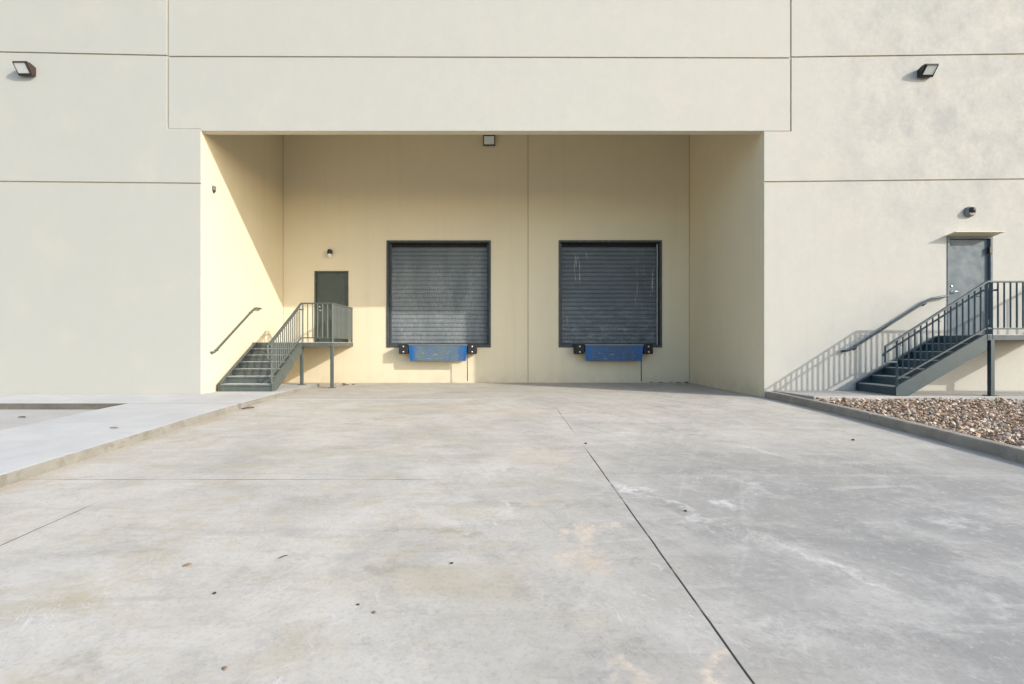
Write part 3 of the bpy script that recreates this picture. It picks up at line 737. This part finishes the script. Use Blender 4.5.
    def balusters(us, kind):
        one = None
        for a, b, zb, zt in us:
            if one is None or kind == 'level':
                if one is None:
                    one = MB().bar(P(a, b, zb), P(a, b, zt), bw, bw, up=P(1, 0, 0)).build('baluster', st, T); ref = (a, b, zb)
                else: copy_part(one, T, Vector(P(a, b, zb))-Vector(P(*ref)))
            else:
                MB().bar(P(a, b, zb), P(a, b, zt), bw, bw, up=P(1, 0, 0)).build('baluster', st, T)
    L = []
    for i in range(1, nbal):
        u = U*i/nbal
        L.append((u, G, foot0+(ZB-foot0)*u/(U-.02)+.010, z0+(ZT-.019-z0)*(u-u0)/(U-u0)-.014))
    balusters(L, 'slope')
    L = []
    if gw-G > .3:
        n = round((gw-G)/.125)
        L += [(fu, G+(gw-G)*i/n, ZB+.014, ZT-.036) for i in range(1, n)]
        n = round((uend-fu)/.125)
        L += [(fu+(uend-.03-fu)*i/n, gw, ZB+.014, ZT-.036) for i in range(1, n)]
    else:
        n = round((uend-U-.1)/.126)
        L += [(U+.1+(uend-.13-U)*i/n, G, ZB+.014, ZT-.036) for i in range(1, n)]
        n = 8
        L += [(uend-.03, .05+(G-.05)*i/n, ZB+.014, ZT-.036) for i in range(1, n)]
    balusters(L, 'level')
    # inner grab rail on brackets with returned ends
    q = G-.085; slr = (ZT-.019-z0)/(U-u0)
    hz = lambda u: z0-.165+slr*(u-u0)
    hr = MB().tube([P(u0+.02, G-.02, hz(u0+.02)-.02), P(u0+.02, q, hz(u0+.02)-.02), P(u0+.05, q, hz(u0+.05)), P(U-.02, q, hz(U-.02)), P(U+.03, q, hz(U)+.004), P(U+.20, q, hz(U)+.004), P(U+.22, q+.03, hz(U)+.004), P(U+.22, G-.015, hz(U)+.004)], .019)
    for u in (.14, U*.5, U-.12): hr.tube([P(u, G-.01, hz(u)-.045), P(u, q, hz(u)-.045), P(u, q, hz(u)-.01)], .007, 6)
    hr.build('handrail', st, T)
    return T

PL = lambda u, w, z: (XL+w, 11.66+u, z)
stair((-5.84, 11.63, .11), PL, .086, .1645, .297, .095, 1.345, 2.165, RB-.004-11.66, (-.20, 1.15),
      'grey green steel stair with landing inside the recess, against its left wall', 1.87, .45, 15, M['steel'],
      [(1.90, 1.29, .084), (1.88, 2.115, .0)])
PR = lambda u, w, z: (7.985+u, FY-.004-w, z)
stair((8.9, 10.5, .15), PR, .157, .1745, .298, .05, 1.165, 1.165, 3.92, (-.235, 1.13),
      'dark blue grey steel stair leading up to the side door beside the rock bed', 1.84, .49, 15, M['steel_dim'],
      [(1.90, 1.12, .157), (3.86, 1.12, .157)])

# ------------------------------------------------------------------ rails fixed to the walls
def wall_rail(loc, pts, brk, wallvec, label, paint):
    o = thing('wall_handrail', loc, label, 'handrail', 'handrails on the walls')
    MB().tube(pts, .025, 12).build('rail', paint, o)
    for b in brk:
        b = Vector(b); w = Vector(wallvec)
        m = MB().tube([b+Vector((0, 0, -.018)), b+Vector((0, 0, -.06)), b+Vector((0, 0, -.065))+w*.6, b+Vector((0, 0, -.065))+w*.98], .009, 8)
        c = b+Vector((0, 0, -.065))+w*.97
        m.lathe([(0, 0), (.034, 0), (.034, -.010), (0, -.012)], c, w, 14)
        m.build('bracket', paint, o)
xr = XL+.085
lerp = lambda a, b, t: tuple(a[i]+(b[i]-a[i])*t for i in range(3))
a, b = (xr, 11.58, 1.05), (xr, 13.38, 2.13)
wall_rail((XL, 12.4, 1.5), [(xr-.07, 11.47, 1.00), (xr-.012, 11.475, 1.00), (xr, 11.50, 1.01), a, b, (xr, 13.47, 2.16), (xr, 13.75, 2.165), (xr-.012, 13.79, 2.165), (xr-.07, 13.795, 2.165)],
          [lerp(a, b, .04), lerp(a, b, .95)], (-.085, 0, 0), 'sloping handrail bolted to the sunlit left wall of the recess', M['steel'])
yr = FY-.085
a, b = (7.85, yr, 1.09), (9.52, yr, 2.155)
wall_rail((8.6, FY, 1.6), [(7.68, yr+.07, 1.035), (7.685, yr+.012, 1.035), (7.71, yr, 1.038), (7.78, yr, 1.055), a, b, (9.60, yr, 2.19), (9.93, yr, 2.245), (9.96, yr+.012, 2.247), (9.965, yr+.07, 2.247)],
          [lerp(a, b, .06), lerp(a, b, .98)], (0, .085, 0), 'long sloping handrail on the outer wall leading to the blue grey side door', M['steel_dim'])

# ------------------------------------------------------------------ lamps
def wall_pack(cx, wy, zt, w, h, dt, db, label, mat):
    o = thing('wall_light', (cx, wy, zt-h), label, 'wall light', 'floodlights on the warehouse walls')
    x0, x1 = cx-w/2, cx+w/2; y = wy
    pts = [(x0, y+.0005, zt-.03), (x0, y-dt*.55, zt), (x0, y-dt, zt-.004), (x0, y-dt-.004, zt-.022), (x0, y-db-.004, zt-h+.022), (x0, y-db+.01, zt-h), (x0, y+.0005, zt-h+.03)]
    hs = MB().prism(pts, (w, 0, 0)).build('housing', mat, o, bevel=.006)
    a = Vector((0, -dt-.008, zt-.038)); b = Vector((0, -db-.008, zt-h+.038)); d = (b-a)
    nrm = Vector((0, d.z, -d.y)).normalized()
    if nrm.y > 0: nrm = -nrm
    q = [Vector((x, y, 0))+p for x, p in ((x0+.024, a), (x1-.024, a), (x1-.024, b), (x0+.024, b))]
    ln = MB().prism(q, nrm*.010).build('lens', M['glass'], o, bevel=.003, origin=(cx, y, zt))
    rm = MB()
    for p1, p2 in ((q[0], q[1]), (q[3], q[2]), (q[0], q[3]), (q[1], q[2])): rm.bar(p1+nrm*.008, p2+nrm*.008, .014, .018, up=nrm)
    rm.build('lens_frame', mat, ln)
wall_pack(-10.37, FY, 7.355, .31, .25, .23, .10, 'bronze floodlight at the left end of the facade, high on the wall', M['bronze'])
wall_pack(9.50, FY, 7.305, .29, .225, .22, .09, 'black floodlight high on the stained facade, over the rock bed side', M['black'])
wall_pack(-.21, RB, 7.56, .37, .30, .16, .06, 'small floodlight inside the recess, near the top of its back wall', M['bronze'])

o = thing('wall_light', (-5.08, RB, 3.85), 'black jar shaped wall lamp above the recess door', 'wall light')
h = MB().lathe([(0, .12), (.035, .118), (.066, .09), (.074, .05), (.074, -.02), (.062, -.03), (0, -.03)], (-5.08, RB-.10, 3.97), (0, 0, 1), 18)
h.box(-5.13, -5.03, RB-.05, RB-.0005, 3.93, 4.05)
h.build('housing', M['black'], o)
MB().lathe([(.060, -.031), (.062, -.07), (.050, -.115), (.022, -.135), (0, -.138)], (-5.08, RB-.10, 3.97), (0, 0, 1), 18).build('lens', M['white'], o)

o = thing('wall_light', (10.49, FY, 4.0), 'round dark wall lamp above the blue grey side door', 'wall light')
h = MB().lathe([(0, 0), (.115, 0), (.118, -.02), (.105, -.06), (.06, -.085), (0, -.09)], (10.50, FY-.0005, 4.12), (0, 1, 0), 24)
h.build('back_plate', M['grey'], o)
MB().lathe([(0, .085), (.035, .08), (.062, .055), (.07, .01), (.066, -.03), (0, -.032)], (10.50, FY-.075, 4.125), (.0, -.35, 1), 18).build('housing', M['black'], o)
MB().lathe([(.058, -.033), (.055, -.055), (.035, -.08), (0, -.088)], (10.50, FY-.075, 4.125), (.0, -.35, 1), 18).build('lens', M['white'], o)

o = thing('sensor_box', (XL, 11.58, 4.78), 'tiny grey sensor on the sunlit left wall of the recess', 'sensor')
MB().box(XL+.0005, XL+.055, 11.53, 11.63, 4.74, 4.85).build('case', M['grey'], o, bevel=.012, seg=3)
MB().lathe([(0, .0), (.032, 0), (.028, -.03), (.012, -.045), (0, -.047)], (XL+.035, 11.58, 4.739), (0, 0, 1), 12).build('eye', M['black'], o)

# ------------------------------------------------------------------ leaves and grit lying about
def leaf(x, y, z, L, W, rot, mat, label, name='dry_leaf', cat='leaf', group=None):
    bm = MB(); n = 7; rows = []
    for i in range(n):
        t = i/(n-1); wd = W*math.sin(math.pi*min(1, t*.94+.05))**.8
        zz = .05*L*math.sin(math.pi*t)+.004
        rows.append([bm.bm.verts.new((L*(t-.5), k*wd*.5, zz+abs(k)*(.10*W+.05*L*t))) for k in (-1, -.5, 0, .5, 1)])
    for r, s in zip(rows, rows[1:]):
        for k in range(4): bm.bm.faces.new((r[k], r[k+1], s[k+1], s[k])).smooth = True
    ob = bm.build(name, mat); ob.location = (x, y, z); ob.rotation_euler = (random.uniform(-.1, .1), random.uniform(-.1, .1), rot)
    sm = ob.modifiers.new('thickness', 'SOLIDIFY'); sm.thickness = .003
    return tag(ob, label, cat, group)
def pebble(x, y, r, label, mat=None, dz=0):
    r *= .8; t = bmesh.new(); bmesh.ops.create_icosphere(t, subdivisions=2, radius=r)
    for v in t.verts:
        v.co *= random.uniform(.88, 1.08); v.co.z *= .62; v.co.x *= 1.25
    for f in t.faces: f.smooth = True
    m = MB(); m.bm = t; ob = m.build('pebble', mat or M['stone']); ob.location = (x, y, zf(y)+dz+r*.5); ob.rotation_euler.z = random.uniform(0, 3)
    return tag(ob, label, 'pebble')
leaf(-4.76, 9.6, zf(9.6)+.004, .22, .10, .35, M['leaf'], 'rusty brown leaf lying in the drive at the foot of the left slab')
leaf(-2.07, 3.36, zf(3.36)+.004, .055, .030, .2, M['tanleaf'], 'small tan leaf on the left half of the drive')
leaf(-1.48, 3.48, zf(3.48)+.004, .06, .012, .9, M['leafd'], 'thin dark twig like leaf near the middle of the drive', )
pebble(-1.28, 2.36, .013, 'tan pebble nearest the lower left of the drive')
pebble(-.685, 2.82, .013, 'tan pebble left of the long saw cut')
pebble(-.80, 2.90, .010, 'dark pebble beside a tan pebble left of the saw cut', M['leafd'])
pebble(-1.70, 3.02, .012, 'dark pebble alone on the left of the drive', M['leafd'])
pebble(-.30, 3.40, .012, 'dark pebble near the middle of the drive', M['leafd'])
pebble(1.65, 4.35, .015, 'dark pebble right of the long saw cut', M['leafd'])
pebble(5.0, 7.0, .025, 'dark pebble in the drive close to the right kerb', M['leafd'])
pebble(1.22, 6.8, .020, 'dark pebble sitting at the end of the saw cut', M['leafd'])
leaf(4.55, 2.58, zf(2.58)+.004, .12, .03, 2.6, M['tanleaf'], 'long straw coloured leaf at the right edge of the drive')
leaf(-8.25, 8.7, zf(8.7)+.001, .10, .08, .4, M['leafd'], 'dark crumpled leaf in the sunken lot left of the slab')
leaf(-5.5, 7.2, zf(7.2)+.127, .11, .06, .2, M['tanleaf'], 'pale tan leaf on the left concrete slab')
for i, (x, y, L, r) in enumerate(((5.55, 15.2, .22, .3), (5.35, 15.28, .20, 1.4), (5.75, 15.05, .18, 2.2), (5.05, 15.30, .18, .1), (5.82, 15.26, .24, .9), (4.75, 15.31, .15, 2.9))):
    leaf(x, y, .004, L*.7, L*.4, r, M['leafd'], 'dark dead leaf blown into the right back corner of the recess', group='dead leaves in the recess corner')
for i, (x, y, L, r) in enumerate(((-4.30, 14.3, .22, .3), (-4.12, 14.5, .20, 1.4), (-4.45, 14.6, .24, 2.2), (-4.62, 14.2, .18, .1))):
    leaf(x, y, .004, L*.8, L*.45, r, M['leaf'], 'rusty dead leaf on the floor behind the landing post', group='dead leaves behind the landing post')

# ------------------------------------------------------------------ light, sky, camera
d = Vector((-1.553, 1, -.845)).normalized()           # way the sunlight travels, read off the shadows
sun = bpy.data.lights.new('sun', 'SUN'); sun.energy = 2.0; sun.angle = math.radians(.55); sun.color = (1.0, .945, .86)
so = bpy.data.objects.new('sun', sun); C.objects.link(so); so.rotation_euler = d.to_track_quat('-Z', 'Y').to_euler(); so.location = (20, -15, 20)
w = bpy.data.worlds.new('World'); SC.world = w; w.use_nodes = True
nt = w.node_tree; bg = nt.nodes['Background']; sk = nt.nodes.new('ShaderNodeTexSky'); sk.sky_type = 'NISHITA'; sk.sun_disc = False
sk.sun_elevation = math.asin(-d.z); sk.sun_rotation = math.atan2(-d.x, -d.y); sk.air_density = 1; sk.dust_density = 1.5; sk.ozone_density = 1
nt.links.new(sk.outputs[0], bg.inputs[0]); bg.inputs[1].default_value = .15
cam = bpy.data.cameras.new('camera'); co = bpy.data.objects.new('camera', cam); C.objects.link(co); SC.camera = co
co.location = (0, 0, 1.19); co.rotation_euler = (math.pi/2, 0, 0)
cam.sensor_width = 36; cam.lens = 36*500/1024; cam.shift_x = 16/1024; cam.shift_y = 2/1024; cam.clip_end = 2000; cam.clip_start = .05
vs = SC.view_settings; vs.view_transform = 'Standard'; vs.look = 'None'; vs.exposure = 1.08; vs.gamma = 1; vs.use_curve_mapping = False
SC.cycles.use_denoising = True; SC.cycles.max_bounces = 10; SC.cycles.diffuse_bounces = 6
try:
    SC.cycles.denoiser = 'OPENIMAGEDENOISE'; SC.cycles.denoising_input_passes = 'RGB_ALBEDO_NORMAL'
except Exception: pass
for ob in list(C.objects):
    if '_o' in ob: del ob['_o']
